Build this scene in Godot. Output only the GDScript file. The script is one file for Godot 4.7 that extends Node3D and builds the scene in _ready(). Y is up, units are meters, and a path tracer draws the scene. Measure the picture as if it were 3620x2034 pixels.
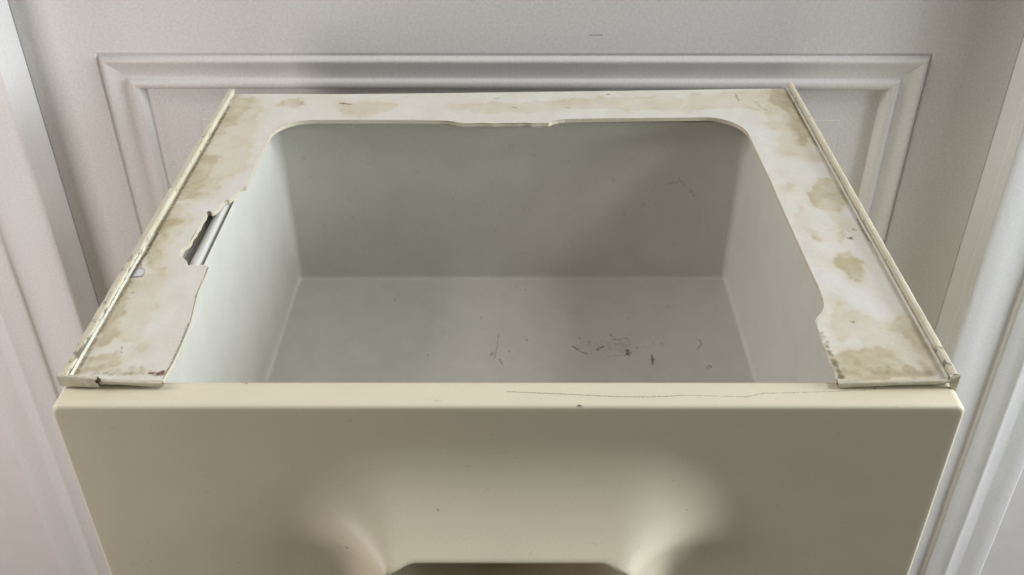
extends Node3D
# An old cream plastic drawer cabinet without its top panel, seen from above in front of a white panelled door.
# Metres, y up. x = 0 is the middle of the cabinet, z = 0 its front edge, TOP the height of its upper rim.

const TOP := 0.62
const FLOOR_Y := -0.1475        # tray floor, measured from the rim
var rng := RandomNumberGenerator.new()
var M := {}

var STAINS := [
	[1, [-0.2089, -0.3317, -0.1896, -0.3279, -0.1816, -0.3050, -0.1767, -0.2604, -0.1723, -0.2202, -0.1799, -0.1961, -0.1854, -0.1873, -0.1892, -0.1757, -0.2087, -0.1758, -0.2072, -0.2440]],
	[2, [-0.2078, -0.3317, -0.1886, -0.3279, -0.1882, -0.3121, -0.1939, -0.2980, -0.1960, -0.2822, -0.1986, -0.2690, -0.2054, -0.2584, -0.2037, -0.2339, -0.1927, -0.2299, -0.1937, -0.1926, -0.1960, -0.1757, -0.2087, -0.1758, -0.2072, -0.2440, -0.2048, -0.3145]],
	[2, [-0.1746, -0.3192, -0.1570, -0.3277, -0.1513, -0.3155, -0.1627, -0.3096, -0.1709, -0.3108]],
	[1, [-0.2077, -0.1723, -0.1951, -0.1723, -0.1889, -0.1558, -0.1902, -0.1339, -0.1935, -0.1235, -0.1929, -0.1105, -0.1911, -0.0967, -0.1871, -0.0860, -0.1847, -0.0706, -0.1832, -0.0583, -0.1859, -0.0511, -0.1844, -0.0373, -0.1864, -0.0307, -0.1954, -0.0373, -0.1999, -0.0488, -0.1963, -0.0571, -0.2000, -0.0706, -0.1996, -0.0808, -0.2059, -0.0913, -0.1984, -0.0913, -0.2035, -0.1049, -0.2064, -0.1022, -0.2093, -0.1235, -0.2073, -0.1432]],
	[2, [-0.2077, -0.1723, -0.1983, -0.1656, -0.1945, -0.1463, -0.1970, -0.1355, -0.1990, -0.1235, -0.1944, -0.1105, -0.1973, -0.1021, -0.2001, -0.0967, -0.2060, -0.1105, -0.2093, -0.1235, -0.2073, -0.1432]],
	[3, [-0.2079, -0.1370, -0.2072, -0.1510, -0.1977, -0.1463, -0.1987, -0.1385, -0.2035, -0.1280]],
	[2, [-0.2094, -0.0860, -0.2033, -0.0808, -0.2000, -0.0706, -0.1978, -0.0595, -0.1997, -0.0523, -0.1968, -0.0396, -0.1964, -0.0263, -0.2012, -0.0285, -0.2038, -0.0419, -0.2072, -0.0396, -0.2073, -0.0559, -0.2088, -0.0731]],
	[2, [-0.2059, -0.0209, -0.1977, -0.0241, -0.1909, -0.0220, -0.1875, -0.0167, -0.1892, -0.0130, -0.1928, -0.0100, -0.1999, -0.0079, -0.2065, -0.0089, -0.2060, -0.0156]],
	[1, [-0.1955, -0.0064, -0.1864, -0.0105, -0.1777, -0.0120, -0.1630, -0.0069, -0.1641, -0.0039, -0.2050, -0.0074]],
	[1, [-0.1891, -0.0329, -0.1779, -0.0296, -0.1779, -0.0252, -0.1842, -0.0241]],
	[1, [-0.1840, -0.0656, -0.1867, -0.0808, -0.1922, -0.0808, -0.1904, -0.0656, -0.1908, -0.0488, -0.1906, -0.0373, -0.1843, -0.0329, -0.1846, -0.0535]],
	[1, [0.1677, -0.3387, 0.1920, -0.3424, 0.2104, -0.3423, 0.2073, -0.2941, 0.2104, -0.2633, 0.2119, -0.2366, 0.2037, -0.2220, 0.1946, -0.2249, 0.1838, -0.2327, 0.1775, -0.2387, 0.1815, -0.2467, 0.1841, -0.2634, 0.1813, -0.2720, 0.1783, -0.2807, 0.1825, -0.2965, 0.1781, -0.3035, 0.1667, -0.3058, 0.1445, -0.3024, 0.1245, -0.3002, 0.1286, -0.3301, 0.1489, -0.3300]],
	[2, [0.1912, -0.3386, 0.2104, -0.3423, 0.2104, -0.2633, 0.2115, -0.2386, 0.2028, -0.2591, 0.1952, -0.2426, 0.1935, -0.2633, 0.1967, -0.2987, 0.1899, -0.3128]],
	[3, [0.2073, -0.3373, 0.2073, -0.2941, 0.2094, -0.2633, 0.2056, -0.2591, 0.2033, -0.2851, 0.2027, -0.3080, 0.2030, -0.3273]],
	[1, [0.2045, -0.2287, 0.2118, -0.2326, 0.2095, -0.2005, 0.2022, -0.2024]],
	[1, [0.1705, -0.1882, 0.1740, -0.1926, 0.1772, -0.1917, 0.1767, -0.1855, 0.1727, -0.1829, 0.1701, -0.1847]],
	[2, [0.1828, -0.1829, 0.1957, -0.2006, 0.2039, -0.1987, 0.2082, -0.1829, 0.2074, -0.1709, 0.2035, -0.1627, 0.1982, -0.1583, 0.1913, -0.1567, 0.1847, -0.1632, 0.1818, -0.1715]],
	[1, [0.1884, -0.1583, 0.1999, -0.1583, 0.1948, -0.1425, 0.1951, -0.1288, 0.1902, -0.1222, 0.1892, -0.1363, 0.1884, -0.1456]],
	[1, [0.1743, -0.1698, 0.1746, -0.1551, 0.1748, -0.1425, 0.1781, -0.1364, 0.1825, -0.1303, 0.1781, -0.1237, 0.1722, -0.1252, 0.1715, -0.1333, 0.1707, -0.1487]],
	[2, [0.1717, -0.1326, 0.1796, -0.1296, 0.1821, -0.1303, 0.1782, -0.1241, 0.1731, -0.1256]],
	[2, [0.1778, -0.1058, 0.1819, -0.1114, 0.1911, -0.1143, 0.1968, -0.1100, 0.1936, -0.0962, 0.1897, -0.0798, 0.1847, -0.0830, 0.1806, -0.0896, 0.1776, -0.0976]],
	[1, [0.1688, -0.0641, 0.1750, -0.0741, 0.1732, -0.0605, 0.1852, -0.0569, 0.1873, -0.0498, 0.1954, -0.0533, 0.2054, -0.0563, 0.2084, -0.0463, 0.2085, -0.0105, 0.2054, -0.0045, 0.1605, -0.0025, 0.1558, -0.0065, 0.1573, -0.0199, 0.1614, -0.0252, 0.1730, -0.0284, 0.1761, -0.0373, 0.1607, -0.0328, 0.1627, -0.0487]],
	[2, [0.1938, -0.0527, 0.2061, -0.0563, 0.2082, -0.0418, 0.2073, -0.0080, 0.1990, -0.0065, 0.2004, -0.0263, 0.1952, -0.0395, 0.1880, -0.0452]],
	[2, [0.1618, -0.0241, 0.1727, -0.0273, 0.1864, -0.0241, 0.1955, -0.0115, 0.2035, -0.0045, 0.1605, -0.0025, 0.1558, -0.0065, 0.1571, -0.0178]],
	[1, [-0.0504, -0.3139, -0.0005, -0.3173, 0.0396, -0.3183, 0.0459, -0.3243, 0.1259, -0.3264, 0.1226, -0.3025, 0.0440, -0.3028, -0.0004, -0.2995, -0.0467, -0.3032]],
	[1, [-0.1263, -0.3202, -0.1057, -0.3165, -0.0834, -0.3140, -0.0827, -0.3069, -0.0984, -0.2976, -0.1223, -0.2931]],
]

func _ready() -> void:
	rng.seed = 20
	# ---- camera
	var cam := Camera3D.new()
	cam.name = "camera"
	cam.fov = 32.463
	cam.near = 0.02
	cam.far = 20.0
	add_child(cam)
	var right := Vector3(0.999974897, -0.004425779, -0.005533277)
	var back := Vector3(0.007069106, 0.570025127, 0.821596849)
	cam.transform = Transform3D(Basis(right, back.cross(right), back), Vector3(0.0057, TOP + 0.2958, 0.3549))
	cam.current = true
	# ---- light
	var env := Environment.new()
	env.background_mode = Environment.BG_COLOR
	env.background_color = Color(1.0, 0.985, 0.965)
	env.background_energy_multiplier = 0.05
	env.tonemap_mode = Environment.TONE_MAPPER_LINEAR
	env.tonemap_exposure = 1.0
	env.sdfgi_enabled = true
	env.ssao_enabled = true
	env.ssil_enabled = true
	var we := WorldEnvironment.new()
	we.name = "environment"
	we.environment = env
	add_child(we)
	area("window_light", Vector3(1.7, TOP + 0.27, -0.12), Vector3(-0.1, TOP, -0.2), Vector2(0.9, 0.6), Color(0.93, 0.975, 1.0), 4.5)
	area("upper_right_light", Vector3(1.5, TOP + 1.28, 0.10), Vector3(0.0, TOP, -0.1), Vector2(0.5, 0.5), Color(0.985, 0.985, 0.98), 1.75)  # small unseen light from the upper right
	area("far_window_light", Vector3(1.6, TOP + 0.35, 0.58), Vector3(0.0, TOP, -0.1), Vector2(0.4, 0.7), Color(0.94, 0.98, 1.0), 0.45)
	area("side_light", Vector3(-1.3, TOP + 0.88, -0.04), Vector3(0.0, TOP, -0.2), Vector2(0.45, 0.9), Color(1.0, 0.985, 0.97), 1.3)
	area("low_left_fill", Vector3(-0.79, TOP - 0.10, 0.38), Vector3(-0.85, TOP - 0.20, -0.4), Vector2(0.4, 0.6), Color(1.0, 0.975, 0.965), 0.54)  # unseen fill, added to brighten the left of door and casing
	# ---- scene
	make_materials()
	build_setting()
	build_door_frame()
	build_door()
	build_cabinet()

func area(called: String, at: Vector3, to: Vector3, size: Vector2, col: Color, energy: float) -> void:
	var l := AreaLight3D.new()
	l.name = called
	l.area_size = size
	l.light_color = col
	l.light_energy = energy
	l.area_normalize_energy = true
	l.area_range = 8.0
	l.shadow_enabled = true
	add_child(l)
	l.look_at_from_position(at, to, Vector3.UP if absf((to - at).normalized().y) < 0.95 else Vector3.FORWARD)

# ------------------------------------------------------------------ helpers
func group_node(called: String, parent: Node, at := Vector3.ZERO) -> Node3D:
	var o := Node3D.new()
	o.name = called
	parent.add_child(o, true)
	o.position = at
	return o

func put(called: String, mesh: Mesh, mat: Material, parent: Node, at := Vector3.ZERO) -> MeshInstance3D:
	var o := MeshInstance3D.new()
	o.name = called
	o.mesh = mesh
	o.material_override = mat
	o.cast_shadow = GeometryInstance3D.SHADOW_CASTING_SETTING_ON
	parent.add_child(o, true)
	o.position = at
	return o

func tag(o: Node, label: String, category: String) -> void:
	o.set_meta("label", label)
	o.set_meta("category", category)

func structure(o: Node) -> void:
	o.set_meta("kind", "structure")

func noise(freq: float, sd: int, oct := 4) -> FastNoiseLite:
	var n := FastNoiseLite.new()
	n.seed = sd
	n.noise_type = FastNoiseLite.TYPE_SIMPLEX_SMOOTH
	n.frequency = freq
	n.fractal_type = FastNoiseLite.FRACTAL_FBM
	n.fractal_octaves = oct
	return n

# a box with small chamfers along its edges
func bevel_box(a: Vector3, b: Vector3, c := 0.001) -> ArrayMesh:
	var st := SurfaceTool.new()
	st.begin(Mesh.PRIMITIVE_TRIANGLES)
	var m := (a + b) / 2.0
	var e := (b - a) / 2.0
	st.set_smooth_group(-1)
	for ax in 3:
		for s in [-1.0, 1.0]:
			var u := (ax + 1) % 3
			var v := (ax + 2) % 3
			var q := []
			for k in [[-1, -1], [1, -1], [1, 1], [-1, 1]]:
				var p := Vector3.ZERO
				p[ax] = s * e[ax]
				p[u] = k[0] * (e[u] - c)
				p[v] = k[1] * (e[v] - c)
				q.append(m + p)
			face(st, q, s < 0.0)
			# chamfer towards +/- u
			if ax < 3:
				for t in [-1.0, 1.0]:
					var g := []
					for k in [[0, -1], [1, -1], [1, 1], [0, 1]]:
						var p := Vector3.ZERO
						p[ax] = s * (e[ax] - (c if k[0] == 1 else 0.0))
						p[u] = t * (e[u] - (c if k[0] == 0 else 0.0))
						p[v] = k[1] * (e[v] - c)
						g.append(m + p)
					face(st, g, s * t < 0.0)
	for sx in [-1.0, 1.0]:
		for sy in [-1.0, 1.0]:
			for sz in [-1.0, 1.0]:
				var s := Vector3(sx, sy, sz)
				var g := []
				for k in 3:
					var p := s * (e - Vector3(c, c, c))
					p[k] = s[k] * e[k]
					g.append(m + p)
				if sx * sy * sz > 0.0:
					g.reverse()
				for p in g:
					st.add_vertex(p)
	st.generate_normals()
	return st.commit()

func face(st: SurfaceTool, q: Array, flip: bool) -> void:
	var o := [0, 2, 1, 0, 3, 2] if not flip else [0, 1, 2, 0, 2, 3]
	for i in o:
		st.add_vertex(q[i])

# joins a list of closed (or open) rings of equal length into one smooth mesh
func rings(list: Array, uvs: Array, closed := true, smooth := true, cols: Array = []) -> ArrayMesh:
	var st := SurfaceTool.new()
	st.begin(Mesh.PRIMITIVE_TRIANGLES)
	st.set_smooth_group(0 if smooth else -1)
	var n: int = list[0].size()
	var last := n if closed else n - 1
	for i in list.size() - 1:
		for j in last:
			var k := (j + 1) % n
			for w in [[i, j], [i + 1, k], [i + 1, j], [i, j], [i, k], [i + 1, k]]:
				if uvs.size() > 0:
					st.set_uv(uvs[w[0]][w[1]])
				if cols.size() > 0:
					st.set_color(cols[w[0]][w[1]])
				st.add_vertex(list[w[0]][w[1]])
	st.index()
	st.generate_normals()
	return st.commit()

# outline of a rounded rectangle, the same number of points whatever its size
func rounded(cx: float, cy: float, hw: float, hh: float, r: float, nc := 8, ne := 10) -> PackedVector2Array:
	var out := PackedVector2Array()
	var cs := [Vector2(cx + hw - r, cy - hh + r), Vector2(cx + hw - r, cy + hh - r), Vector2(cx - hw + r, cy + hh - r), Vector2(cx - hw + r, cy - hh + r)]
	for k in 4:
		var a0 := -PI / 2 + k * PI / 2
		for i in nc + 1:
			var a := a0 + PI / 2 * i / nc
			out.append(cs[k] + Vector2(cos(a), sin(a)) * r)
		var a1 := a0 + PI / 2
		var p: Vector2 = cs[k] + Vector2(cos(a1), sin(a1)) * r
		var q: Vector2 = cs[(k + 1) % 4] + Vector2(cos(a1), sin(a1)) * r
		for i in range(1, ne):
			out.append(p.lerp(q, float(i) / ne))
	return out

func srgb(r: int, g: int, b: int) -> Color:
	return Color(r / 255.0, g / 255.0, b / 255.0)

# a mark of dirt: jittered dabs along a line, drawn into a texture (positions in pixels)
func stroke(img: Image, pts: Array, width: float, col: Color, alpha: float, broken := 0.0) -> void:
	for i in pts.size() - 1:
		var a: Vector2 = pts[i]
		var b: Vector2 = pts[i + 1]
		var n := int(a.distance_to(b) / maxf(width * 0.4, 0.5)) + 1
		for k in n:
			if rng.randf() < broken:
				continue
			var p := a.lerp(b, float(k) / n) + Vector2(rng.randfn(), rng.randfn()) * width * 0.25
			dab(img, p, width * rng.randf_range(0.35, 0.65), col, alpha * rng.randf_range(0.5, 1.0))

func dab(img: Image, p: Vector2, r: float, col: Color, alpha: float) -> void:
	for y in range(int(p.y - r - 1), int(p.y + r + 2)):
		for x in range(int(p.x - r - 1), int(p.x + r + 2)):
			if x < 0 or y < 0 or x >= img.get_width() or y >= img.get_height():
				continue
			var d := Vector2(x, y).distance_to(p)
			var t := clampf(r + 0.5 - d, 0.0, 1.0) * alpha
			if t > 0.0:
				img.set_pixel(x, y, img.get_pixel(x, y).lerp(col, t))

func smudge(img: Image, p: Vector2, size: Vector2, turn: float, n: int, col: Color, alpha: float) -> void:
	for i in n:
		var q := Vector2(rng.randfn() * size.x * 0.5, rng.randfn() * size.y * 0.5).rotated(turn)
		dab(img, p + q, rng.randf_range(0.5, 1.6), col, alpha * rng.randf_range(0.3, 1.0))

func noise_ramp(freq: float, sd: int, a: Color, b: Color, size := 512) -> NoiseTexture2D:
	var t := NoiseTexture2D.new()
	t.width = size
	t.height = size
	t.seamless = true
	t.noise = noise(freq, sd, 5)
	var g := Gradient.new()
	g.set_color(0, a)
	g.set_color(1, b)
	t.color_ramp = g
	return t

func noise_normal(freq: float, sd: int, bump: float, size := 512) -> NoiseTexture2D:
	var t := NoiseTexture2D.new()
	t.width = size
	t.height = size
	t.seamless = true
	t.as_normal_map = true
	t.bump_strength = bump
	t.noise = noise(freq, sd, 4)
	return t

# ------------------------------------------------------------------ materials
func plain(rough: float, col_tex: Texture2D, tri: Vector3, nrm: Texture2D = null, nscale := 0.0, spec := 0.5) -> StandardMaterial3D:
	var m := StandardMaterial3D.new()
	m.roughness = rough
	m.metallic_specular = spec
	m.albedo_texture = col_tex
	if tri != Vector3.ZERO:
		m.uv1_triplanar = true
		m.uv1_world_triplanar = true
		m.uv1_scale = tri
	if nrm:
		m.normal_enabled = true
		m.normal_texture = nrm
		m.normal_scale = nscale
	return m

func make_materials() -> void:
	var fine := noise_normal(0.09, 3, 3.0)
	M.door = plain(0.42, noise_ramp(0.22, 11, srgb(194, 190, 187), srgb(212, 208, 205)), Vector3(3.0, 3.0, 3.0), fine, 0.04)
	M.casing = plain(0.45, noise_ramp(0.22, 12, srgb(200, 197, 196), srgb(216, 213, 212)), Vector3(3.0, 3.0, 3.0), fine, 0.04)
	M.wall = plain(0.8, noise_ramp(0.02, 13, srgb(205, 199, 197), srgb(214, 208, 206)), Vector3(2.0, 2.0, 2.0))
	M.floor = plain(0.6, noise_ramp(0.02, 14, srgb(84, 70, 58), srgb(104, 88, 74)), Vector3(1.2, 1.2, 1.2))
	M.cream = plain(0.5, noise_ramp(0.03, 15, srgb(213, 206, 183), srgb(221, 214, 192)), Vector3(6, 6, 6), fine, 0.05)
	M.liner = plain(0.5, noise_ramp(0.03, 16, srgb(200, 198, 190), srgb(205, 203, 195)), Vector3(5, 5, 5), fine, 0.03)
	M.runner = plain(0.6, noise_ramp(0.03, 17, srgb(150, 148, 142), srgb(166, 164, 158)), Vector3(6, 6, 6))
	M.edge = plain(0.6, noise_ramp(0.05, 18, srgb(190, 182, 160), srgb(204, 197, 177)), Vector3(12, 12, 12), fine, 0.2)
	M.front = plain(0.36, panel_texture(), Vector3.ZERO, null, 0.0, 0.5)
	M.front.texture_repeat = false
	M.sheet = plain(0.52, sheet_texture(), Vector3.ZERO, sheet_normal(), 0.15)
	M.tray_wall = plain(0.5, wall_texture(), Vector3.ZERO)
	M.tray_floor = plain(0.5, tray_texture(), Vector3.ZERO)
	var rim := StandardMaterial3D.new()
	rim.vertex_color_use_as_albedo = true
	rim.roughness = 0.65
	M.rim = rim
	var mark := StandardMaterial3D.new()
	mark.albedo_color = srgb(120, 114, 112)
	mark.roughness = 0.7
	M.mark = mark

const CHIP := [[-0.2060, -0.089], [-0.2058, -0.0987], [-0.2045, -0.102], [-0.2026, -0.0973], [-0.2008, -0.0963], [-0.1998, -0.0931], [-0.1999, -0.0894]]
const SHEET_W := 1000
const SHEET_H := 816
func sheet_px(x: float, z: float) -> Vector2:
	return Vector2((x + 0.215) / 0.43 * SHEET_W, (z + 0.346) / 0.351 * SHEET_H)

func sheet_normal() -> Texture2D:
	return noise_normal(0.03, 21, 5.0, 512)

# old glue and water stains where the lost top panel was stuck on
func sheet_texture() -> Texture2D:
	var w := SHEET_W / 2
	var h := SHEET_H / 2
	var warp := noise(0.035, 31, 4)
	var warp2 := noise(0.035, 32, 4)
	var tone := PackedByteArray()
	tone.resize(w * h)
	var level := [0, 96, 168, 240]
	for s in STAINS:
		var poly := PackedVector2Array()
		var box := Rect2()
		for i in range(0, s[1].size(), 2):
			var p := sheet_px(s[1][i], s[1][i + 1]) * 0.5
			poly.append(p)
			box = Rect2(p, Vector2.ZERO) if i == 0 else box.expand(p)
		box = box.grow(10)
		for y in range(maxi(0, int(box.position.y)), mini(h, int(box.end.y))):
			for x in range(maxi(0, int(box.position.x)), mini(w, int(box.end.x))):
				var q := Vector2(x + warp.get_noise_2d(x, y) * 7.0, y + warp2.get_noise_2d(x, y) * 9.0)
				if Geometry2D.is_point_in_polygon(q, poly):
					tone[y * w + x] = maxi(tone[y * w + x], level[s[0]])
	var im := Image.create_from_data(w, h, false, Image.FORMAT_L8, tone)
	var soft := im.duplicate() as Image
	soft.resize(w / 9, h / 9, Image.INTERPOLATE_BILINEAR)
	soft.resize(SHEET_W, SHEET_H, Image.INTERPOLATE_CUBIC)
	im.resize(int(w * 0.38), int(h * 0.38), Image.INTERPOLATE_BILINEAR)
	im.resize(SHEET_W, SHEET_H, Image.INTERPOLATE_CUBIC)
	var ts := im.get_data()
	var tb := soft.get_data()
	var n1 := noise(0.012, 41, 5).get_image(SHEET_W, SHEET_H, false, false, false).get_data()
	var n2 := noise(0.06, 42, 4).get_image(SHEET_W, SHEET_H, false, false, false).get_data()
	var n3 := noise(0.3, 43, 2).get_image(SHEET_W, SHEET_H, false, false, false).get_data()
	var px := PackedByteArray()
	px.resize(SHEET_W * SHEET_H * 3)
	var clean := Vector3(218, 215, 208)
	var tan1 := Vector3(201, 190, 162)
	var brown := Vector3(146, 130, 100)
	for i in SHEET_W * SHEET_H:
		var a := n1[i] / 255.0
		var b := n2[i] / 255.0
		var c := n3[i] / 255.0
		var s := maxf(ts[i] * 0.62 + tb[i] * 0.38, tb[i] * 0.8) / 255.0
		var rim := clampf((ts[i] - tb[i]) / 255.0 * 1.6, 0.0, 0.4)
		var amount := clampf(s * (0.55 + 0.55 * a + 0.4 * b) + rim * 0.45, 0.0, 1.25)
		amount += clampf((a - 0.28) * 0.7, 0.0, 0.24) * (0.6 + 0.5 * b)
		var col := clean.lerp(tan1, minf(amount, 1.0))
		col = col.lerp(brown, clampf(amount * 0.7 - 0.42, 0.0, 0.42))
		col *= 0.975 + 0.03 * b + 0.05 * (c - 0.5)
		px[i * 3] = clampi(int(col.x), 0, 255)
		px[i * 3 + 1] = clampi(int(col.y), 0, 255)
		px[i * 3 + 2] = clampi(int(col.z), 0, 255)
	var img := Image.create_from_data(SHEET_W, SHEET_H, false, Image.FORMAT_RGB8, px)
	# a chip torn out beside the left rim
	var chip := PackedVector2Array()
	for p in CHIP:
		chip.append(sheet_px(p[0], p[1]))
	for y in range(int(chip[0].y) - 60, int(chip[0].y) + 10):
		for x in range(0, 60):
			if Geometry2D.is_point_in_polygon(Vector2(x, y), chip):
				img.set_pixel(x, y, srgb(208, 211, 214))
	stroke(img, [chip[0], chip[6]], 2.2, srgb(70, 58, 44), 0.8)
	stroke(img, [chip[6], chip[5], chip[4], chip[3], chip[2]], 1.4, srgb(120, 104, 80), 0.5, 0.2)
	stroke(img, [chip[0], chip[1], sheet_px(-0.2050, -0.112), sheet_px(-0.2052, -0.135)], 3.0, srgb(72, 60, 46), 0.7, 0.2)
	var dk := srgb(96, 84, 66)
	var rust := srgb(96, 58, 44)
	stroke(img, [sheet_px(-0.1256, -0.3154), sheet_px(-0.1174, -0.3142)], 4.0, rust, 0.55, 0.2)
	smudge(img, sheet_px(-0.012, -0.3235), Vector2(9, 3), -0.3, 16, dk, 0.4)
	smudge(img, sheet_px(0.0026, -0.307), Vector2(4, 3), 0.0, 12, dk, 0.6)
	smudge(img, sheet_px(0.0716, -0.3309), Vector2(5, 3), 0.0, 12, dk, 0.6)
	smudge(img, sheet_px(0.0402, -0.3076), Vector2(4, 2), 0.0, 6, dk, 0.4)
	stroke(img, [sheet_px(0.1666, -0.3325), sheet_px(0.1660, -0.325), sheet_px(0.1672, -0.3177)], 2.5, srgb(110, 108, 80), 0.5, 0.3)
	stroke(img, [sheet_px(0.178, -0.318), sheet_px(0.18, -0.308), sheet_px(0.186, -0.300)], 3.0, dk, 0.25, 0.5)
	stroke(img, [sheet_px(-0.170, -0.0072), sheet_px(-0.1674, -0.0074)], 3.0, rust, 0.7)
	stroke(img, [sheet_px(-0.1665, -0.0068), sheet_px(-0.1638, -0.0086)], 4.5, rust, 0.8)
	stroke(img, [sheet_px(-0.1643, -0.0085), sheet_px(-0.1640, -0.006)], 4.0, rust, 0.8)
	stroke(img, [sheet_px(-0.1904, -0.0274), sheet_px(-0.188, -0.0193)], 2.0, dk, 0.35, 0.4)
	smudge(img, sheet_px(-0.2005, -0.0744), Vector2(3, 2), 0.0, 6, dk, 0.5)
	smudge(img, sheet_px(0.1964, -0.1288), Vector2(3, 4), 0.3, 12, dk, 0.8)
	smudge(img, sheet_px(0.2003, -0.1378), Vector2(5, 3), 0.0, 8, dk, 0.35)
	smudge(img, sheet_px(0.2041, -0.1114), Vector2(8, 6), 0.0, 10, dk, 0.25)
	smudge(img, sheet_px(0.1747, -0.0481), Vector2(3, 3), 0.0, 8, dk, 0.55)
	# mould creeping in from the edges of the frame; a darker line beside the left rim
	for i in 80:
		var t := rng.randf()
		dab(img, sheet_px(0.1562 + absf(rng.randfn()) * 0.0011, -0.004 - 0.036 * t * t), rng.randf_range(1.2, 3.2), srgb(118, 104, 78), rng.randf_range(0.12, 0.4))
	for i in 50:
		dab(img, sheet_px(rng.randf_range(0.159, 0.203), -0.0065 - absf(rng.randfn()) * 0.0035), rng.randf_range(2.0, 5.0), srgb(140, 126, 98), 0.16)
	for k in 3:
		stroke(img, [sheet_px(0.2055, -0.335), sheet_px(0.2052, -0.29), sheet_px(0.2055, -0.245)], 3.0, dk, 0.22, 0.45)
		stroke(img, [sheet_px(0.2055, -0.15), sheet_px(0.2055, -0.125)], 2.5, dk, 0.25, 0.5)
		stroke(img, [sheet_px(-0.2055, -0.31), sheet_px(-0.2055, -0.20), sheet_px(-0.2052, -0.12), sheet_px(-0.2056, -0.05), sheet_px(-0.2055, -0.006)], 4.0, srgb(122, 104, 78), 0.22, 0.4)
	stroke(img, [sheet_px(-0.2055, -0.30), sheet_px(-0.2055, -0.12)], 2.0, dk, 0.5, 0.25)  # dark line beside the left rim, towards the back
	for i in 40:
		dab(img, sheet_px(rng.randf_range(-0.2, -0.163), -0.0062 - absf(rng.randfn()) * 0.0025), rng.randf_range(1.5, 4.0), srgb(140, 122, 98), 0.2)
	# pencilled crack where the left side was cut
	stroke(img, [sheet_px(-0.1655, -0.095), sheet_px(-0.1652, -0.0806), sheet_px(-0.1657, -0.068)], 1.4, dk, 0.4, 0.3)
	stroke(img, [sheet_px(-0.1626, -0.047), sheet_px(-0.1621, -0.0252), sheet_px(-0.1624, -0.012), sheet_px(-0.1632, -0.006)], 1.6, srgb(104, 100, 94), 0.6, 0.3)
	return ImageTexture.create_from_image(img)

func tray_px(x: float, z: float) -> Vector2:
	return Vector2((x + 0.18) / 0.36 * 1000.0, (z + 0.31) / 0.31 * 860.0)

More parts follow.
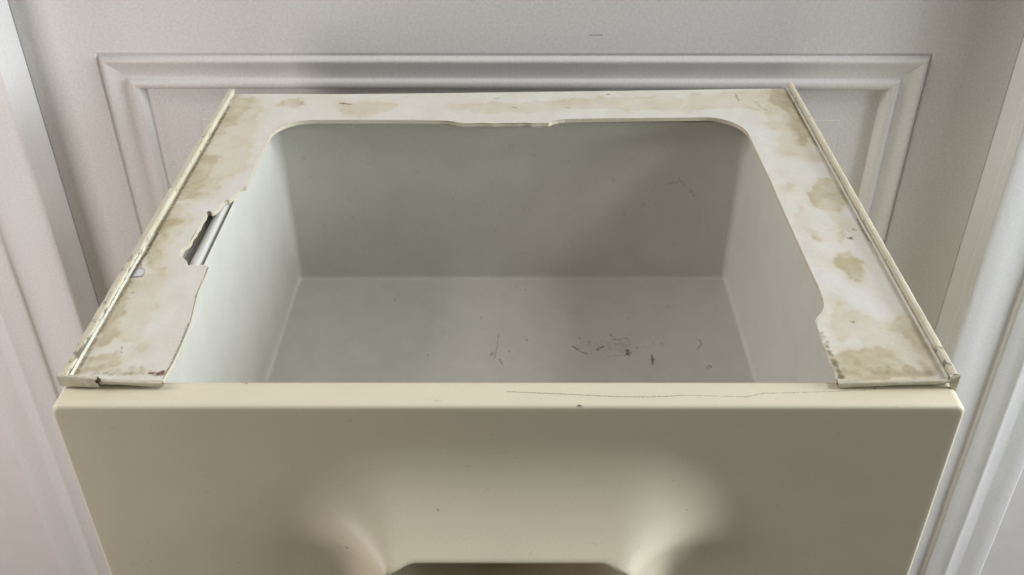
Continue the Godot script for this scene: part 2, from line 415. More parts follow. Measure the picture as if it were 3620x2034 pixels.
func tray_texture() -> Texture2D:
	var n1 := noise(0.014, 51, 5).get_image(1000, 860, false, false, false).get_data()
	var n2 := noise(0.35, 52, 3).get_image(1000, 860, false, false, false).get_data()
	var px := PackedByteArray()
	px.resize(1000 * 860 * 3)
	for i in 1000 * 860:
		var k := 0.955 + 0.05 * n1[i] / 255.0 + 0.075 * (n2[i] / 255.0 - 0.25)
		px[i * 3] = clampi(int(197 * k), 0, 255)
		px[i * 3 + 1] = clampi(int(194 * k), 0, 255)
		px[i * 3 + 2] = clampi(int(186 * k), 0, 255)
	var img := Image.create_from_data(1000, 860, false, Image.FORMAT_RGB8, px)
	var k := srgb(98, 94, 90)
	var g := srgb(134, 130, 125)
	stroke(img, [tray_px(-0.0093, -0.2248), tray_px(-0.0105, -0.2086), tray_px(-0.0122, -0.1945)], 2.0, g, 0.5, 0.15)
	smudge(img, tray_px(-0.0138, -0.2007), Vector2(6, 6), 0.6, 30, g, 0.6)
	smudge(img, tray_px(-0.0015, -0.2039), Vector2(3, 4), 0.0, 12, k, 0.5)
	smudge(img, tray_px(0.0115, -0.2167), Vector2(3, 4), 0.0, 12, k, 0.5)
	stroke(img, [tray_px(0.009, -0.2215), tray_px(0.0115, -0.2167)], 2.0, g, 0.35, 0.3)
	stroke(img, [tray_px(-0.0085, -0.1945), tray_px(-0.0062, -0.189)], 3.0, k, 0.4, 0.2)
	stroke(img, [tray_px(0.0444, -0.2096), tray_px(0.0501, -0.2031), tray_px(0.055, -0.2)], 4.0, k, 0.4, 0.3)
	stroke(img, [tray_px(0.062, -0.2055), tray_px(0.067, -0.2095)], 6.0, k, 0.55, 0.2)
	stroke(img, [tray_px(0.0725, -0.2235), tray_px(0.0745, -0.218), tray_px(0.0789, -0.2167), tray_px(0.083, -0.219), tray_px(0.086, -0.2175)], 2.6, k, 0.5, 0.35)
	smudge(img, tray_px(0.077, -0.213), Vector2(14, 9), 0.0, 46, k, 0.22)
	for i in 70:
		dab(img, tray_px(0.074 + rng.randfn() * 0.011, -0.2085 + rng.randfn() * 0.006), rng.randf_range(2.0, 6.0), g, rng.randf_range(0.03, 0.12))
	for i in 60:
		dab(img, tray_px(rng.randf_range(-0.15, 0.15), rng.randf_range(-0.28, -0.17)), rng.randf_range(3.0, 12.0), srgb(170, 166, 158), rng.randf_range(0.03, 0.10))
	smudge(img, tray_px(0.0703, -0.2086), Vector2(12, 14), 0.0, 40, g, 0.35)
	smudge(img, tray_px(0.0837, -0.2033), Vector2(5, 9), 0.1, 60, k, 0.75)
	smudge(img, tray_px(0.0837, -0.200), Vector2(6, 4), 0.1, 30, k, 0.7)
	stroke(img, [tray_px(0.0725, -0.1984), tray_px(0.0814, -0.1989)], 2.5, g, 0.5, 0.4)
	smudge(img, tray_px(0.1005, -0.195), Vector2(4, 10), 0.1, 50, k, 0.6)
	stroke(img, [tray_px(0.1009, -0.2), tray_px(0.0998, -0.1869)], 4.0, k, 0.4, 0.3)
	for p in [[0.0044, -0.2885], [0.0109, -0.2819], [0.0888, -0.245], [0.1087, -0.2134], [-0.0232, -0.2459], [0.05, -0.222], [0.057, -0.216], [0.092, -0.21], [0.12, -0.26], [0.103, -0.214], [-0.06, -0.2], [-0.09, -0.27]]:
		stroke(img, [tray_px(p[0], p[1]), tray_px(p[0] + rng.randf_range(-0.003, 0.003), p[1] + rng.randf_range(0.002, 0.006))], 3.5, g, 0.35, 0.3)
	stroke(img, [tray_px(0.1374, -0.2166), tray_px(0.1378, -0.211), tray_px(0.1338, -0.2055)], 2.5, k, 0.45, 0.2)
	smudge(img, tray_px(0.1402, -0.1862), Vector2(7, 6), 0.0, 30, k, 0.55)
	return ImageTexture.create_from_image(img)

const WALL_RUN := 1.29
func wall_px(run: float, y: float) -> Vector2:
	return Vector2(run / WALL_RUN * 2000.0, -y / 0.16 * 256.0)

# walls of the tray unrolled: rub marks and scuffs on plain plastic
func wall_texture() -> Texture2D:
	var n1 := noise(0.016, 54, 5).get_image(2000, 256, false, false, false).get_data()
	var n2 := noise(0.35, 55, 3).get_image(2000, 256, false, false, false).get_data()
	var px := PackedByteArray()
	px.resize(2000 * 256 * 3)
	for i in 2000 * 256:
		var k := 0.962 + 0.045 * n1[i] / 255.0 + 0.075 * (n2[i] / 255.0 - 0.4)
		px[i * 3] = clampi(int(202 * k), 0, 255)
		px[i * 3 + 1] = clampi(int(200 * k), 0, 255)
		px[i * 3 + 2] = clampi(int(192 * k), 0, 255)
	var img := Image.create_from_data(2000, 256, false, Image.FORMAT_RGB8, px)
	var g := srgb(120, 116, 106)
	# the back wall: find its run from the outline
	var o := rounded(0, -0.1525, 0.1734, 0.1475, 0.0065, 8, 16)
	var at := func(x: float, y: float) -> Vector2:
		var run := 0.0
		for i in o.size() - 1:
			if o[i].y < -0.2985 and o[i + 1].y < -0.2985 and (o[i].x - x) * (o[i + 1].x - x) <= 0.0:
				return wall_px(run + absf(x - o[i].x), y)
			run += o[i].distance_to(o[i + 1])
		var p := o[o.size() - 1]
		return wall_px(run + absf(x - p.x), y)
	for m in [[0.1152, -0.063, 0.1256, -0.0614], [0.1253, -0.0578, 0.1300, -0.064], [0.1300, -0.064, 0.1393, -0.0716], [0.0876, -0.0405, 0.0882, -0.043], [0.134, -0.0690, 0.139, -0.0735]]:
		stroke(img, [at.call(m[0], m[1]), at.call(m[2], m[3])], 1.8, srgb(140, 133, 120), 0.3, 0.4)
	for i in 26:
		var x := rng.randf_range(-0.16, 0.16)
		var y := rng.randf_range(-0.135, -0.03)
		smudge(img, at.call(x, y), Vector2(rng.randf_range(3, 9), rng.randf_range(2, 4)), rng.randf_range(-0.6, 0.6), 9, g, 0.09)
	for i in 40:
		var x := rng.randf_range(0, 2000)
		var y := rng.randf_range(30, 240)
		stroke(img, [Vector2(x, y), Vector2(x + rng.randf_range(-16, 16), y + rng.randf_range(-5, 5))], 1.2, g, 0.08, 0.35)
	return ImageTexture.create_from_image(img)

func panel_px(x: float, z: float) -> Vector2:
	return Vector2((x + 0.215) / 0.43 * 1400.0, (z + 0.0055) / 0.03 * 160.0)

func face_px(x: float, y: float) -> Vector2:
	return Vector2((x + 0.215) / 0.43 * 1400.0, 130.0 + (-0.0086 - y) / 0.1914 * 660.0)

func panel_texture() -> Texture2D:
	var n1 := noise(0.006, 61, 5).get_image(1400, 800, false, false, false).get_data()
	var n2 := noise(0.35, 62, 3).get_image(1400, 800, false, false, false).get_data()
	var px := PackedByteArray()
	px.resize(1400 * 800 * 3)
	for i in 1400 * 800:
		var k := 0.975 + 0.03 * n1[i] / 255.0 + 0.085 * (n2[i] / 255.0 - 0.45)
		px[i * 3] = clampi(int(222 * k), 0, 255)
		px[i * 3 + 1] = clampi(int(213 * k), 0, 255)
		px[i * 3 + 2] = clampi(int(188 * k), 0, 255)
	var img := Image.create_from_data(1400, 800, false, Image.FORMAT_RGB8, px)
	smudge(img, face_px(-0.081, -0.0932), Vector2(2, 3), 0.2, 12, srgb(110, 100, 82), 0.7)
	for i in 34:
		var p := face_px(rng.randf_range(-0.2, 0.2), rng.randf_range(-0.15, -0.015))
		var q := p + Vector2(rng.randf_range(-14, 14), rng.randf_range(-5, 5))
		stroke(img, [p, q], 1.2, srgb(176, 168, 146), 0.30, 0.35)
	for i in 22:
		smudge(img, face_px(rng.randf_range(-0.2, 0.2), rng.randf_range(-0.15, -0.012)), Vector2(2, 2), 0.0, 3, srgb(140, 130, 108), 0.35)
	var g := srgb(112, 104, 88)
	var line := [[-0.0002, 0.0018], [0.0275, 0.0036], [0.0512, 0.0054], [0.067, 0.0056], [0.0829, 0.0044]]
	var a := []
	for p in line:
		a.append(panel_px(p[0], p[1]))
	stroke(img, a, 2.2, g, 0.55, 0.05)
	a = []
	for p in [[0.0829, 0.0044], [0.0961, 0.0048], [0.1117, 0.0054], [0.1202, 0.0028], [0.1335, 0.0026], [0.1535, 0.0015], [0.1714, 0.0004]]:
		a.append(panel_px(p[0], p[1]))
	stroke(img, a, 2.2, g, 0.32, 0.2)
	stroke(img, [panel_px(0.172, 0.0005), panel_px(0.1737, -0.0015), panel_px(0.1735, -0.0045)], 2.0, g, 0.4, 0.15)
	smudge(img, panel_px(0.0336, 0.0115), Vector2(4, 4), 0.0, 14, srgb(60, 50, 40), 0.6)
	smudge(img, panel_px(-0.1244, -0.0042), Vector2(4, 6), 0.6, 14, srgb(60, 64, 56), 0.6)
	stroke(img, [panel_px(-0.0383, 0.007), panel_px(-0.0303, 0.0085)], 2.0, g, 0.2, 0.4)
	return ImageTexture.create_from_image(img)

# ------------------------------------------------------------------ the cabinet
# front of a drawer: flat, with the finger grip's hood swelling out of it
func front_mesh() -> ArrayMesh:
	var zf := 0.0125
	var zb := -0.0055
	var top := -0.0086
	var bottom := -0.200
	var cy := (top + bottom) / 2
	var hh := (top - bottom) / 2
	var hw := 0.2116
	var my := -0.1052          # grip opening
	var mh := 0.0195
	var mw := 0.0605
	var list := []
	var uvs := []
	var add := func(o: PackedVector2Array, z: Callable, v: float) -> void:
		var ring := []
		var uv := []
		for p in o:
			ring.append(Vector3(p.x, p.y, z.call(p)))
			uv.append(Vector2((p.x + 0.215) / 0.43, v if v >= 0.0 else (130.0 + (-0.0086 - p.y) / 0.1914 * 660.0) / 800.0))
		list.append(ring)
		uvs.append(uv)
	var hood := func(p: Vector2) -> float:
		var away := p - Vector2(clampf(p.x, -0.0555, 0.0555), clampf(p.y, -0.112, -0.0912))
		away.x *= 1.0 + 0.8 * smoothstep(0.0, 0.034, -0.0880 - p.y) * smoothstep(0.060, 0.085, absf(p.x))
		var d := clampf(1.0 - maxf(away.length() - 0.004, 0.0) / 0.057, 0.0, 1.0)
		return zf + 0.0305 * d * d * (0.85 + 0.15 * d)
	var flat := func(z: float) -> Callable:
		return func(_p: Vector2) -> float: return z
	# back face, edges, rounding
	add.call(rounded(0, cy, 0.02, 0.02, 0.004, 10, 14), flat.call(zb), 0.0)
	add.call(rounded(0, cy, hw - 0.0012, hh - 0.0012, 0.004, 10, 14), flat.call(zb), 0.0)
	var back := [list, uvs]
	add.call(rounded(0, cy, hw, hh, 0.004, 10, 14), flat.call(zb + 0.001), 0.001 / 0.03 * 0.2)
	for k in 5:
		var z := lerpf(zb + 0.001, zf - 0.0018, float(k + 1) / 5)
		add.call(rounded(0, cy, hw, hh, 0.004, 10, 14), flat.call(z), (z - zb) / 0.03 * 0.2)
	var rr := 0.0018
	for k in range(1, 6):
		var a := PI / 2 * k / 5
		var e := rr * (1.0 - cos(a))
		add.call(rounded(0, cy, hw - e, hh - e, 0.004, 10, 14), flat.call(zf - rr + rr * sin(a)), (zf - rr - zb + rr * a) / 0.03 * 0.2)
	add.call(rounded(0, cy, hw - 0.004, hh - 0.004, 0.004, 10, 14), flat.call(zf), -1.0)
	# the swelling hood
	for k in range(24, -1, -1):
		var s := 0.0605 * pow(k / 24.0, 1.15) + 0.0032
		add.call(rounded(0, my, mw + s, mh + s, 0.0165 + s, 10, 14), hood, -1.0)
	# rolled lip and the inside of the grip
	for k in range(1, 7):
		var a := PI / 2 * k / 6
		var s := 0.0032 * (1.0 - sin(a))
		var drop := 0.0032 * (1.0 - cos(a))
		add.call(rounded(0, my, mw + s, mh + s, 0.0165 + s, 10, 14), func(p: Vector2) -> float: return hood.call(p) - drop, -1.0)
	add.call(rounded(0, my, mw - 0.0005, mh - 0.0005, 0.0160, 10, 14), flat.call(0.004), -1.0)
	add.call(rounded(0, my, mw - 0.0015, mh - 0.0015, 0.0150, 10, 14), flat.call(-0.001), -1.0)
	add.call(rounded(0, my, mw - 0.005, mh - 0.005, 0.0115, 10, 14), flat.call(-0.004), -1.0)
	add.call(rounded(0, my, 0.003, 0.001, 0.0008, 10, 14), flat.call(-0.0045), -1.0)
	return rings(list, uvs)

func tray_wall_mesh() -> ArrayMesh:
	var list := []
	var uvs := []
	var base := rounded(0, -0.1525, 0.1734, 0.1475, 0.0065, 8, 16)
	var run := [0.0]
	for i in base.size() - 1:
		run.append(run[i] + base[i].distance_to(base[i + 1]))
	# outset from the inner wall, height
	for k in [[-0.0058, FLOOR_Y], [-0.0051, FLOOR_Y + 0.0001], [-0.0044, FLOOR_Y + 0.0004], [-0.0038, FLOOR_Y + 0.0010], [-0.0034, FLOOR_Y + 0.0019], [-0.0032, FLOOR_Y + 0.0030], [-0.0031, FLOOR_Y + 0.0060], [-0.0028, FLOOR_Y + 0.03], [-0.0016, -0.08], [-0.0004, -0.02], [0, -0.0135], [0.0001, -0.0132], [0.0003, -0.0131], [0.0004, -0.0133], [0.0005, -0.0148], [0.0007, -0.0152], [0.0023, -0.0152], [0.0025, -0.0148], [0.0026, -0.0102], [0.0029, -0.0098], [0.0062, -0.0098], [0.0066, -0.0102], [0.0068, -0.03], [0.0062, FLOOR_Y - 0.003], [0.004, FLOOR_Y - 0.005]]:
		var o: float = k[0]
		var ring := []
		var uv := []
		var pts := rounded(0, -0.1525, 0.1734 + o, 0.1475 + o, maxf(0.0065 + o * 0.6, 0.0022), 8, 16)
		for i in pts.size():
			var p := pts[i]
			var y: float = k[1] if p.y < -0.010 else minf(k[1], -0.06)
			ring.append(Vector3(p.x, y, minf(p.y, -0.0058)))
			uv.append(Vector2(run[i] / WALL_RUN, clampf(-y / 0.16, 0.0, 1.0)))
		list.append(ring)
		uvs.append(uv)
	return rings(list, uvs)

func tray_floor_mesh() -> ArrayMesh:
	var list := []
	var uvs := []
	for k in [[0.1734 - 0.0057, 0.1475 - 0.0057, 0.0030], [0.08, 0.07, 0.002], [0.002, 0.002, 0.001]]:
		var ring := []
		var uv := []
		for p in rounded(0, -0.1525, k[0], k[1], k[2], 8, 16):
			ring.append(Vector3(p.x, FLOOR_Y, p.y))
			uv.append(Vector2((p.x + 0.18) / 0.36, (p.y + 0.31) / 0.31))
		list.append(ring)
		uvs.append(uv)
	return rings(list, uvs)

# plate with top, underside and edges from an outline in x, z
func plate(outline: PackedVector2Array, y: float, thick: float, wave: Callable) -> Array:
	var top := SurfaceTool.new()
	top.begin(Mesh.PRIMITIVE_TRIANGLES)
	var side := SurfaceTool.new()
	side.begin(Mesh.PRIMITIVE_TRIANGLES)
	side.set_smooth_group(-1)
	var tri := Geometry2D.triangulate_polygon(outline)
	for i in tri:
		var p := outline[i]
		top.set_uv(Vector2((p.x + 0.215) / 0.43, (p.y + 0.346) / 0.351))
		top.set_normal(Vector3.UP)
		top.add_vertex(Vector3(p.x, y + wave.call(p), p.y))
	top.generate_tangents()
	var n := outline.size()
	for i in n:
		var a := outline[i]
		var b := outline[(i + 1) % n]
		var q := [Vector3(a.x, y + wave.call(a), a.y), Vector3(b.x, y + wave.call(b), b.y)]
		var lo := Vector3(0, -thick, 0)
		for v in [q[0], q[1], q[1] + lo, q[0], q[1] + lo, q[0] + lo]:
			side.add_vertex(v)
	for i in range(0, tri.size(), 3):
		for k in [0, 2, 1]:
			var p := outline[tri[i + k]]
			side.add_vertex(Vector3(p.x, y - thick + wave.call(p), p.y))
	side.generate_normals()
	return [top.commit(), side.commit()]

func frame_outline() -> PackedVector2Array:
	var o := PackedVector2Array()
	# outside, clockwise from the front left corner
	o.append(Vector2(-0.2069, -0.0020))
	o.append(Vector2(-0.2069, -0.3322))
	for p in [[-0.17, -0.3322], [-0.128, -0.3318], [-0.06, -0.3330], [-0.0016, -0.3347], [0.06, -0.3362], [0.1255, -0.3382], [0.17, -0.3398]]:
		o.append(Vector2(p[0], p[1]))
	o.append(Vector2(0.2063, -0.3405))
	o.append(Vector2(0.2063, -0.0020))
	# right side of the opening, front to back: ragged where it was cut
	for p in [[0.1556, -0.0020], [0.1553, -0.0055], [0.1561, -0.0096], [0.1554, -0.015], [0.1560, -0.0221], [0.1556, -0.03], [0.1563, -0.0363], [0.1562, -0.042], [0.1569, -0.0487], [0.1593, -0.0533], [0.1622, -0.0575], [0.1640, -0.0617], [0.1651, -0.0678], [0.1656, -0.0803], [0.1652, -0.1018], [0.1649, -0.138], [0.1646, -0.1749], [0.1648, -0.1954], [0.1640, -0.23]]:
		o.append(Vector2(p[0], p[1]))
	for k in range(0, 13):
		var a := PI / 2 * k / 12
		o.append(Vector2(0.1370 + cos(a) * 0.0265, -0.2625 - sin(a) * 0.0280))
	for p in [[0.1191, -0.2900], [0.08, -0.2893], [0.055, -0.2888], [0.0384, -0.2879], [0.033, -0.2862], [0.0287, -0.2838], [0.0267, -0.2815], [0.0210, -0.2818], [0.0150, -0.2813], [0.0110, -0.2820], [0.0050, -0.2815], [-0.004, -0.2816], [-0.012, -0.2811], [-0.02, -0.2818], [-0.027, -0.2815], [-0.034, -0.2817], [-0.0375, -0.2830], [-0.0437, -0.2850], [-0.052, -0.2862], [-0.07, -0.2869], [-0.1215, -0.2872]]:
		o.append(Vector2(p[0], p[1]))
	for k in range(0, 13):
		var a := PI / 2 + PI / 2 * k / 12
		o.append(Vector2(-0.1400 + cos(a) * 0.0256, -0.2612 - sin(a) * 0.0256))
	# left side, back to front: a piece is broken out of it
	var br := [-0.1656, -0.23, -0.1656, -0.203, -0.1656, -0.1903, -0.1676, -0.1892, -0.1696, -0.1874, -0.1691, -0.1845, -0.1695, -0.1817, -0.1708, -0.177, -0.1724, -0.1732, -0.1738, -0.1728, -0.1751, -0.1714, -0.1757, -0.167, -0.1766, -0.1632, -0.1776, -0.160, -0.179, -0.1581, -0.1808, -0.1596, -0.1822, -0.1588, -0.1817, -0.1545, -0.1823, -0.149, -0.1819, -0.1424, -0.1826, -0.139, -0.1823, -0.1357, -0.1832, -0.131, -0.1828, -0.126, -0.1830, -0.1228, -0.1843, -0.1205, -0.1853, -0.1185, -0.1860, -0.115, -0.1854, -0.112, -0.1849, -0.1097, -0.1836, -0.109, -0.1823, -0.1079, -0.1808, -0.106, -0.1794, -0.105, -0.1785, -0.102, -0.1788, -0.0999, -0.1757, -0.1005, -0.1694, -0.1010, -0.1663, -0.0995, -0.1658, -0.09, -0.1657, -0.0806, -0.1653, -0.072, -0.1644, -0.064, -0.1632, -0.056, -0.1622, -0.048, -0.1618, -0.038, -0.1616, -0.0252, -0.1617, -0.015, -0.1626, -0.0055, -0.1629, -0.0020]
	for i in range(0, br.size(), 2):
		o.append(Vector2(br[i], br[i + 1]))
	return o

# raised edge along one side: swept uneven profile, pale plastic with mould spots, darker on its inner face
func rim_mesh(x0: float, x1: float, y0: float, y1: float, za: float, zb: float, sd: int, mould: Callable, base: Color, rough := 1.0) -> ArrayMesh:
	var n := noise(70.0, sd, 5)
	var m := noise(50.0, sd + 5, 5)
	var list := []
	var cols := []
	var steps := int(absf(zb - za) / 0.0009)
	var b := minf(0.0008, (x1 - x0) * 0.3)
	var prof := [[x0, y0], [x0, y1 - b], [x0 + b * 0.3, y1 - b * 0.3], [x0 + b, y1], [lerpf(x0, x1, 0.4), y1], [lerpf(x0, x1, 0.7), y1], [x1 - b, y1], [x1 - b * 0.3, y1 - b * 0.3], [x1, y1 - b], [x1, y0]]
	for i in steps + 1:
		var z := lerpf(za, zb, float(i) / steps)
		var ring := []
		var cc := []
		for j in prof.size():
			var p: Array = prof[j]
			var dx := n.get_noise_2d(z * 1.0, j * 0.0012) * 0.0005 * rough
			var dy := n.get_noise_2d(z * 1.0 + 5.0, j * 0.0012) * 0.00045 * rough
			if j == 0 or j == prof.size() - 1:
				dy = 0.0
				dx = 0.0
			ring.append(Vector3(p[0] + dx, p[1] + dy, z))
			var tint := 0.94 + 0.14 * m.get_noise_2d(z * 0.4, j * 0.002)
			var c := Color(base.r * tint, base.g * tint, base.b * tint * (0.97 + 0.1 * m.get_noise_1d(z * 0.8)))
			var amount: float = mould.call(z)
			var k := clampf((m.get_noise_2d(z * 2.2 + 9.0, j * 0.0035) + amount + (0.12 if (x0 < 0.0 and j >= 8) or (x0 > 0.0 and j <= 1) else 0.0) - 0.5) * 4.0, 0.0, 0.8)  # the inner face gets a further darkening
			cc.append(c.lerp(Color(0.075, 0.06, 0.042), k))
		list.append(ring)
		cols.append(cc)
	return rings(list, [], false, true, cols)

func bump1(z: float, at: float, w: float) -> float:
	return exp(-pow((z - at) / w, 2.0))

func sweep_x(prof_a: Array, prof_b: Array, steps: int, sd: int) -> ArrayMesh:
	# blends one y,z section at the first end into another at the far end
	var n := noise(150.0, sd, 3)
	var list := []
	for i in steps + 1:
		var t := float(i) / steps
		var ring := []
		for j in prof_a.size():
			var p: Vector3 = prof_a[j].lerp(prof_b[j], t)
			p += Vector3(0, n.get_noise_2d(p.x, j * 0.01) * 0.0003, n.get_noise_2d(p.x + 3.0, j * 0.01) * 0.0003)
			ring.append(p)
		list.append(ring)
	return rings(list, [])

func build_cabinet() -> void:
	var cab := group_node("drawer_cabinet", self)
	tag(cab, "cream plastic drawer cabinet with stained open top frame, standing before the white door", "cabinet")
	var T := Vector3(0, TOP, 0)
	# shell
	put("side_panel", bevel_box(Vector3(-0.2106, 0.0, -0.333), Vector3(-0.2049, TOP - 0.0052, -0.0065)), M.cream, cab)
	put("side_panel", bevel_box(Vector3(0.2047, 0.0, -0.341), Vector3(0.2108, TOP - 0.0052, -0.0065)), M.cream, cab)
	put("back_panel", bevel_box(Vector3(-0.2047, 0.0, -0.3310), Vector3(0.2045, TOP - 0.0084, -0.3275)), M.liner, cab)
	put("base_panel", bevel_box(Vector3(-0.2047, 0.004, -0.327), Vector3(0.2045, 0.016, -0.008)), M.cream, cab)
	# top frame
	var wv := func(p: Vector2) -> float: return 0.0
	var pl := plate(frame_outline(), -0.005, 0.0028, wv)
	var fr := put("top_frame", pl[0], M.sheet, cab, T)
	fr.set_meta("label", "white plastic top frame with brown water stains and a broken left edge")
	put("cut_edge", pl[1], M.edge, fr)
	# skirts where the cut sheet still runs down into the opening
	for side in 2:
		var line := [[-0.1629, -0.0030], [-0.1618, -0.015], [-0.1617, -0.0252], [-0.1619, -0.038], [-0.1623, -0.048], [-0.1633, -0.056], [-0.1645, -0.064], [-0.1654, -0.072], [-0.1658, -0.0806], [-0.1660, -0.0990]]
		if side == 1:
			line = [[0.1554, -0.0030], [0.1561, -0.0096], [0.1555, -0.015], [0.1561, -0.0221], [0.1557, -0.03], [0.1563, -0.0363], [0.1563, -0.042], [0.1570, -0.0487], [0.1594, -0.0533]]
		var sk := []
		for k in [[0.0, -0.0049], [0.0006, -0.0056], [0.0030, -0.0085], [0.0060, -0.0130], [0.0085, -0.0190], [0.0104, -0.027], [0.0120, -0.038], [0.0130, -0.052]]:
			var row := []
			for p in line:
				var s := signf(p[0])
				row.append(Vector3(s * minf(absf(p[0]) - 0.0006 + k[0] * (1.0 if side == 0 else 1.35), 0.1728), k[1], p[1]))
			if side == 1:
				row.reverse()
			sk.append(row)
		put("skirt", rings(sk, [], false), M.liner, fr)
	# raised edges: two layers on the left, one with a clean inner line on the right
	var cream := Color(0.60, 0.55, 0.435)
	var pale := Color(0.66, 0.63, 0.55)
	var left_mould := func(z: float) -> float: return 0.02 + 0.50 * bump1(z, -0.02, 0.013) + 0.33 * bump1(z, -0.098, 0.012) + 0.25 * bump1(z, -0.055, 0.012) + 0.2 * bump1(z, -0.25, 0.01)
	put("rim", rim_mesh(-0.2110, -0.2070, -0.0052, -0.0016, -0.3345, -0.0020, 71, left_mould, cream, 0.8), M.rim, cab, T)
	put("rim_layer", rim_mesh(-0.2069, -0.2064, -0.0052, -0.0030, -0.1180, -0.0022, 72, func(_z: float) -> float: return 0.0, pale, 0.4), M.rim, cab, T)
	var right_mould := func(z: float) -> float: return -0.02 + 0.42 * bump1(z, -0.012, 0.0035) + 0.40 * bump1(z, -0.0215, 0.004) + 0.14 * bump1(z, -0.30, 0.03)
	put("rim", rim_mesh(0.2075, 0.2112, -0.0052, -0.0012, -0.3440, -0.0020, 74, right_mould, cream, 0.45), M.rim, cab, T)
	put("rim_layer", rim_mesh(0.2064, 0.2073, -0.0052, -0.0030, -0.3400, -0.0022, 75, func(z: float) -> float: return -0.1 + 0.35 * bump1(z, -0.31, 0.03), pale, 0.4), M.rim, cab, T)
	# front lips: thick at the outer corner, thin towards the opening
	var sec := func(x: float, y_top: float, y_low: float, front: float) -> Array:
		return [Vector3(x, y_low, -0.0019), Vector3(x, minf(-0.0051, y_top - 0.0002), -0.0019), Vector3(x, y_top - 0.0003, -0.0016), Vector3(x, y_top, -0.0012), Vector3(x, y_top, front - 0.0006), Vector3(x, y_top - 0.0002, front - 0.0002), Vector3(x, y_top - 0.0006, front), Vector3(x, y_low + 0.0002, front), Vector3(x, y_low, front - 0.0002)]
	put("lip", sweep_x(sec.call(-0.2112, -0.0008, -0.0074, -0.0004), sec.call(-0.1920, -0.0020, -0.0070, 0.0008), 14, 81), M.edge, cab, T)
	put("lip", sweep_x(sec.call(-0.1916, -0.0034, -0.0050, 0.0004), sec.call(-0.1622, -0.0047, -0.0072, 0.0006), 20, 82), M.edge, cab, T)
	put("lip", sweep_x(sec.call(0.2112, -0.0008, -0.0120, -0.0002), sec.call(0.2070, -0.0022, -0.0060, 0.0), 8, 83), M.edge, cab, T)
	put("lip", sweep_x(sec.call(0.2069, -0.0034, -0.0050, 0.0002), sec.call(0.1550, -0.0047, -0.0074, 0.0004), 30, 84), M.edge, cab, T)
	# a hole in the left lip: solid plug, its inner shade put into the colour
	var hole := CylinderMesh.new()
	hole.top_radius = 0.0011
	hole.bottom_radius = 0.0009
	hole.height = 0.0022
	hole.radial_segments = 12
	var hm := StandardMaterial3D.new()
	hm.albedo_color = srgb(62, 50, 38)
	hm.roughness = 0.9
	var ho := put("hole_plug", hole, hm, cab, T + Vector3(-0.1917, -0.0036, 0.0))
	ho.rotation.x = 1.2
	# runners beside the drawer, seen through the broken edge
	for s in [-1.0, 1.0]:
		var x0: float = 0.1815 if s > 0 else -0.2047
		var x1: float = 0.2045 if s > 0 else -0.1815
		put("runner", bevel_box(Vector3(x0, TOP - 0.024, -0.322), Vector3(x1, TOP - 0.0140, -0.008)), M.runner, cab)
	put("runner_rib", bevel_box(Vector3(-0.1878, TOP - 0.0142, -0.322), Vector3(-0.1868, TOP - 0.0086, -0.008), 0.0002), M.liner, cab)
	# drawers
	var fm := front_mesh()
	var wm := tray_wall_mesh()
	var tm := tray_floor_mesh()
	for i in 3:
		var dr := group_node("drawer", cab, Vector3(0, TOP - 0.2015 * i, 0))
		put("front", fm, M.front, dr)
		put("tray_wall", wm, M.tray_wall, dr)
		put("tray_floor", tm, M.tray_floor, dr)

# ------------------------------------------------------------------ the door
func profile_side(a: Vector2, b: Vector2, inward: Vector2, prof: Array) -> ArrayMesh:
	# mitred strip of moulding from corner a to corner b; prof is [distance inward, height]
	var along := (b - a).normalized()
	var wob := noise(9.0, int(absf(a.x * 1000) + absf(b.y * 777)), 3)
	var list := []
	var n := 40
	for i in n + 1:
		var ring := []
		for p in prof:
			var d: float = p[0]
			var s := a + along * d + inward * d
			var e := b - along * d + inward * d
			var q := s.lerp(e, float(i) / n)
			ring.append(Vector3(q.x, q.y, p[1] + wob.get_noise_2d(i * 0.02, p[0]) * 0.0003))
		list.append(ring)
	return rings(list, [], false)

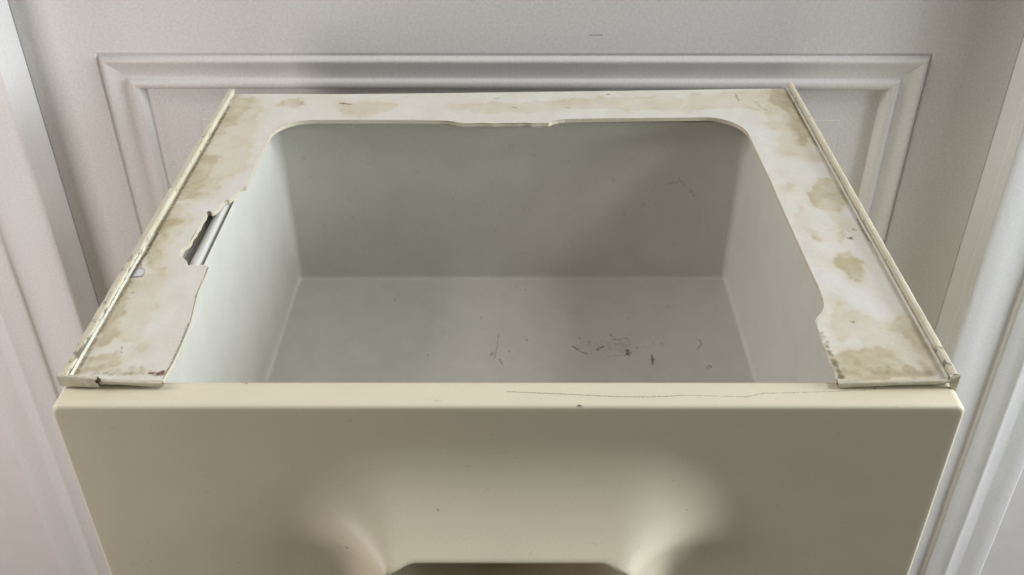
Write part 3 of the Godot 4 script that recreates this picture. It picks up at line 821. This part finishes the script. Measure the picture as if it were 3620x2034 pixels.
func build_door() -> void:
	var door := group_node("panelled_door", self, Vector3(0, 0, -0.3951))
	door.rotation.y = -0.0081
	tag(door, "white painted wooden door with moulded lower panel behind the cabinet", "door")
	var xl := -0.3899
	var xr := 0.3990
	var pl := -0.3325
	var pr := 0.3330
	var pt := TOP + 0.0010
	var pb := TOP - 0.47
	var h := 2.0
	put("stile", bevel_box(Vector3(xl, 0.008, -0.034), Vector3(pl - 0.0009, h, 0.0), 0.00001), M.door, door)
	put("stile", bevel_box(Vector3(pr + 0.0009, 0.008, -0.034), Vector3(xr, h, 0.0), 0.00001), M.door, door)
	put("rail", bevel_box(Vector3(pl - 0.0009, pt + 0.0009, -0.034), Vector3(pr + 0.0009, pt + 0.22, 0.0), 0.00001), M.door, door)
	put("upper_panel", bevel_box(Vector3(pl - 0.001, pt + 0.22, -0.028), Vector3(pr + 0.001, h, -0.008), 0.001), M.door, door)
	put("rail", bevel_box(Vector3(pl, 0.008, -0.034), Vector3(pr, pb, 0.0), 0.00001), M.door, door)
	put("inset_panel", bevel_box(Vector3(pl + 0.022, pb + 0.022, -0.026), Vector3(pr - 0.022, pt - 0.022, -0.0055), 0.0005), M.door, door)
	put("raised_field", bevel_box(Vector3(-0.2608, pb + 0.09, -0.0065), Vector3(0.2720, TOP - 0.0575, -0.0051), 0.0008), M.door, door)
	var prof := []
	for p in [[-0.9, -0.02], [-0.2, -0.5], [0.3, -1.6], [1.2, -1.7], [1.7, -1.0], [2.5, 0.6], [3.4, 2.2], [4.4, 3.1], [5.4, 3.3], [7, 2.8], [9, 1.9], [12, 0.7], [15, -0.3], [18, -0.9], [20.2, -1.1], [20.9, -1.0], [21.6, 0.0], [22.3, 1.3], [23.2, 2.0], [25, 2.3], [27, 2.1], [28.6, 1.4], [29.9, -0.4], [30.6, -2.6], [31.1, -4.9], [32.0, -5.7]]:
		prof.append([p[0] * 0.001, p[1] * 0.001])
	var A := Vector2(pl, pt)
	var B := Vector2(pr, pt)
	var C := Vector2(pr, pb)
	var D := Vector2(pl, pb)
	put("moulding", profile_side(A, B, Vector2(0, -1), prof), M.door, door)
	put("moulding", profile_side(B, C, Vector2(-1, 0), prof), M.door, door)
	put("moulding", profile_side(C, D, Vector2(0, 1), prof), M.door, door)
	put("moulding", profile_side(D, A, Vector2(1, 0), prof), M.door, door)
	# a scuff in the paint of the rail
	var sc := bevel_box(Vector3(0.0605, TOP + 0.0164, -0.0002), Vector3(0.0718, TOP + 0.0171, 0.00005), 0.0001)
	put("scuff", sc, M.mark, door)

func build_door_frame() -> void:
	var fr := group_node("door_frame", self, Vector3(0.0045, 0, -0.3951))
	fr.rotation.y = -0.0081
	tag(fr, "white painted moulded wooden frame on both sides of the panelled door", "door frame")
	var q := [[0.6, -12.0], [0.6, -0.9], [0.9, -0.3], [1.6, 0.0], [6, 0.1], [12, -0.1], [18, -0.8], [24, -1.8], [30, -2.8], [36, -3.5], [42, -3.9], [44.6, -3.9], [45.4, -3.2], [46.0, -1.6], [46.8, -1.0], [49, -0.8], [58, -0.8], [66, -0.7], [68.0, -0.2], [70.0, -0.1], [71.4, -0.5], [73, -1.0], [77, -1.9], [81, -2.6], [83.5, -3.0], [84.5, -3.0], [96, -2.9], [108, -2.9], [109.4, -3.4], [110, -4.6], [110, -19.0]]
	for s in [-1.0, 1.0]:
		var list := []
		var wob := noise(14.0, 90 + int(s), 3)
		for i in 61:
			var y := 2.02 * i / 60.0
			var ring := []
			for p in q:
				ring.append(Vector3(s * (0.3948 + p[0] * 0.001 + wob.get_noise_2d(y, 3.0) * 0.0004), y, 0.04 + p[1] * 0.001 + wob.get_noise_2d(y, p[0] * 0.01) * 0.0003))
			if s > 0:
				ring.reverse()
			list.append(ring)
		put("casing", rings(list, [], false), M.casing, fr)
		put("jamb", bevel_box(Vector3(0.3950 if s > 0 else -0.46, 0.0, -0.06), Vector3(0.46 if s > 0 else -0.3950, 2.02, 0.0265), 0.0006), M.casing, fr)
		put("jamb_edge", bevel_box(Vector3(0.3948 if s > 0 else -0.3964, 0.0, 0.0266), Vector3(0.3964 if s > 0 else -0.3948, 2.02, 0.0396), 0.0006), M.casing, fr)
	put("head", bevel_box(Vector3(-0.506, 2.022, -0.06), Vector3(0.506, 2.12, 0.036), 0.002), M.casing, fr)

func build_setting() -> void:
	var fl := put("floor", bevel_box(Vector3(-1.6, -0.05, -0.9), Vector3(1.6, 0.0, 1.6), 0.001), M.floor, self)
	structure(fl)
	var a := put("wall_left", bevel_box(Vector3(-1.6, 0.0, -0.5), Vector3(-0.462, 2.4, -0.3751), 0.001), M.wall, self)
	structure(a)
	var b := put("wall_right", bevel_box(Vector3(0.468, 0.0, -0.5), Vector3(1.6, 2.4, -0.3751), 0.001), M.wall, self)
	structure(b)
	var c := put("wall_above", bevel_box(Vector3(-0.461, 2.122, -0.5), Vector3(0.467, 2.4, -0.3751), 0.001), M.wall, self)
	structure(c)
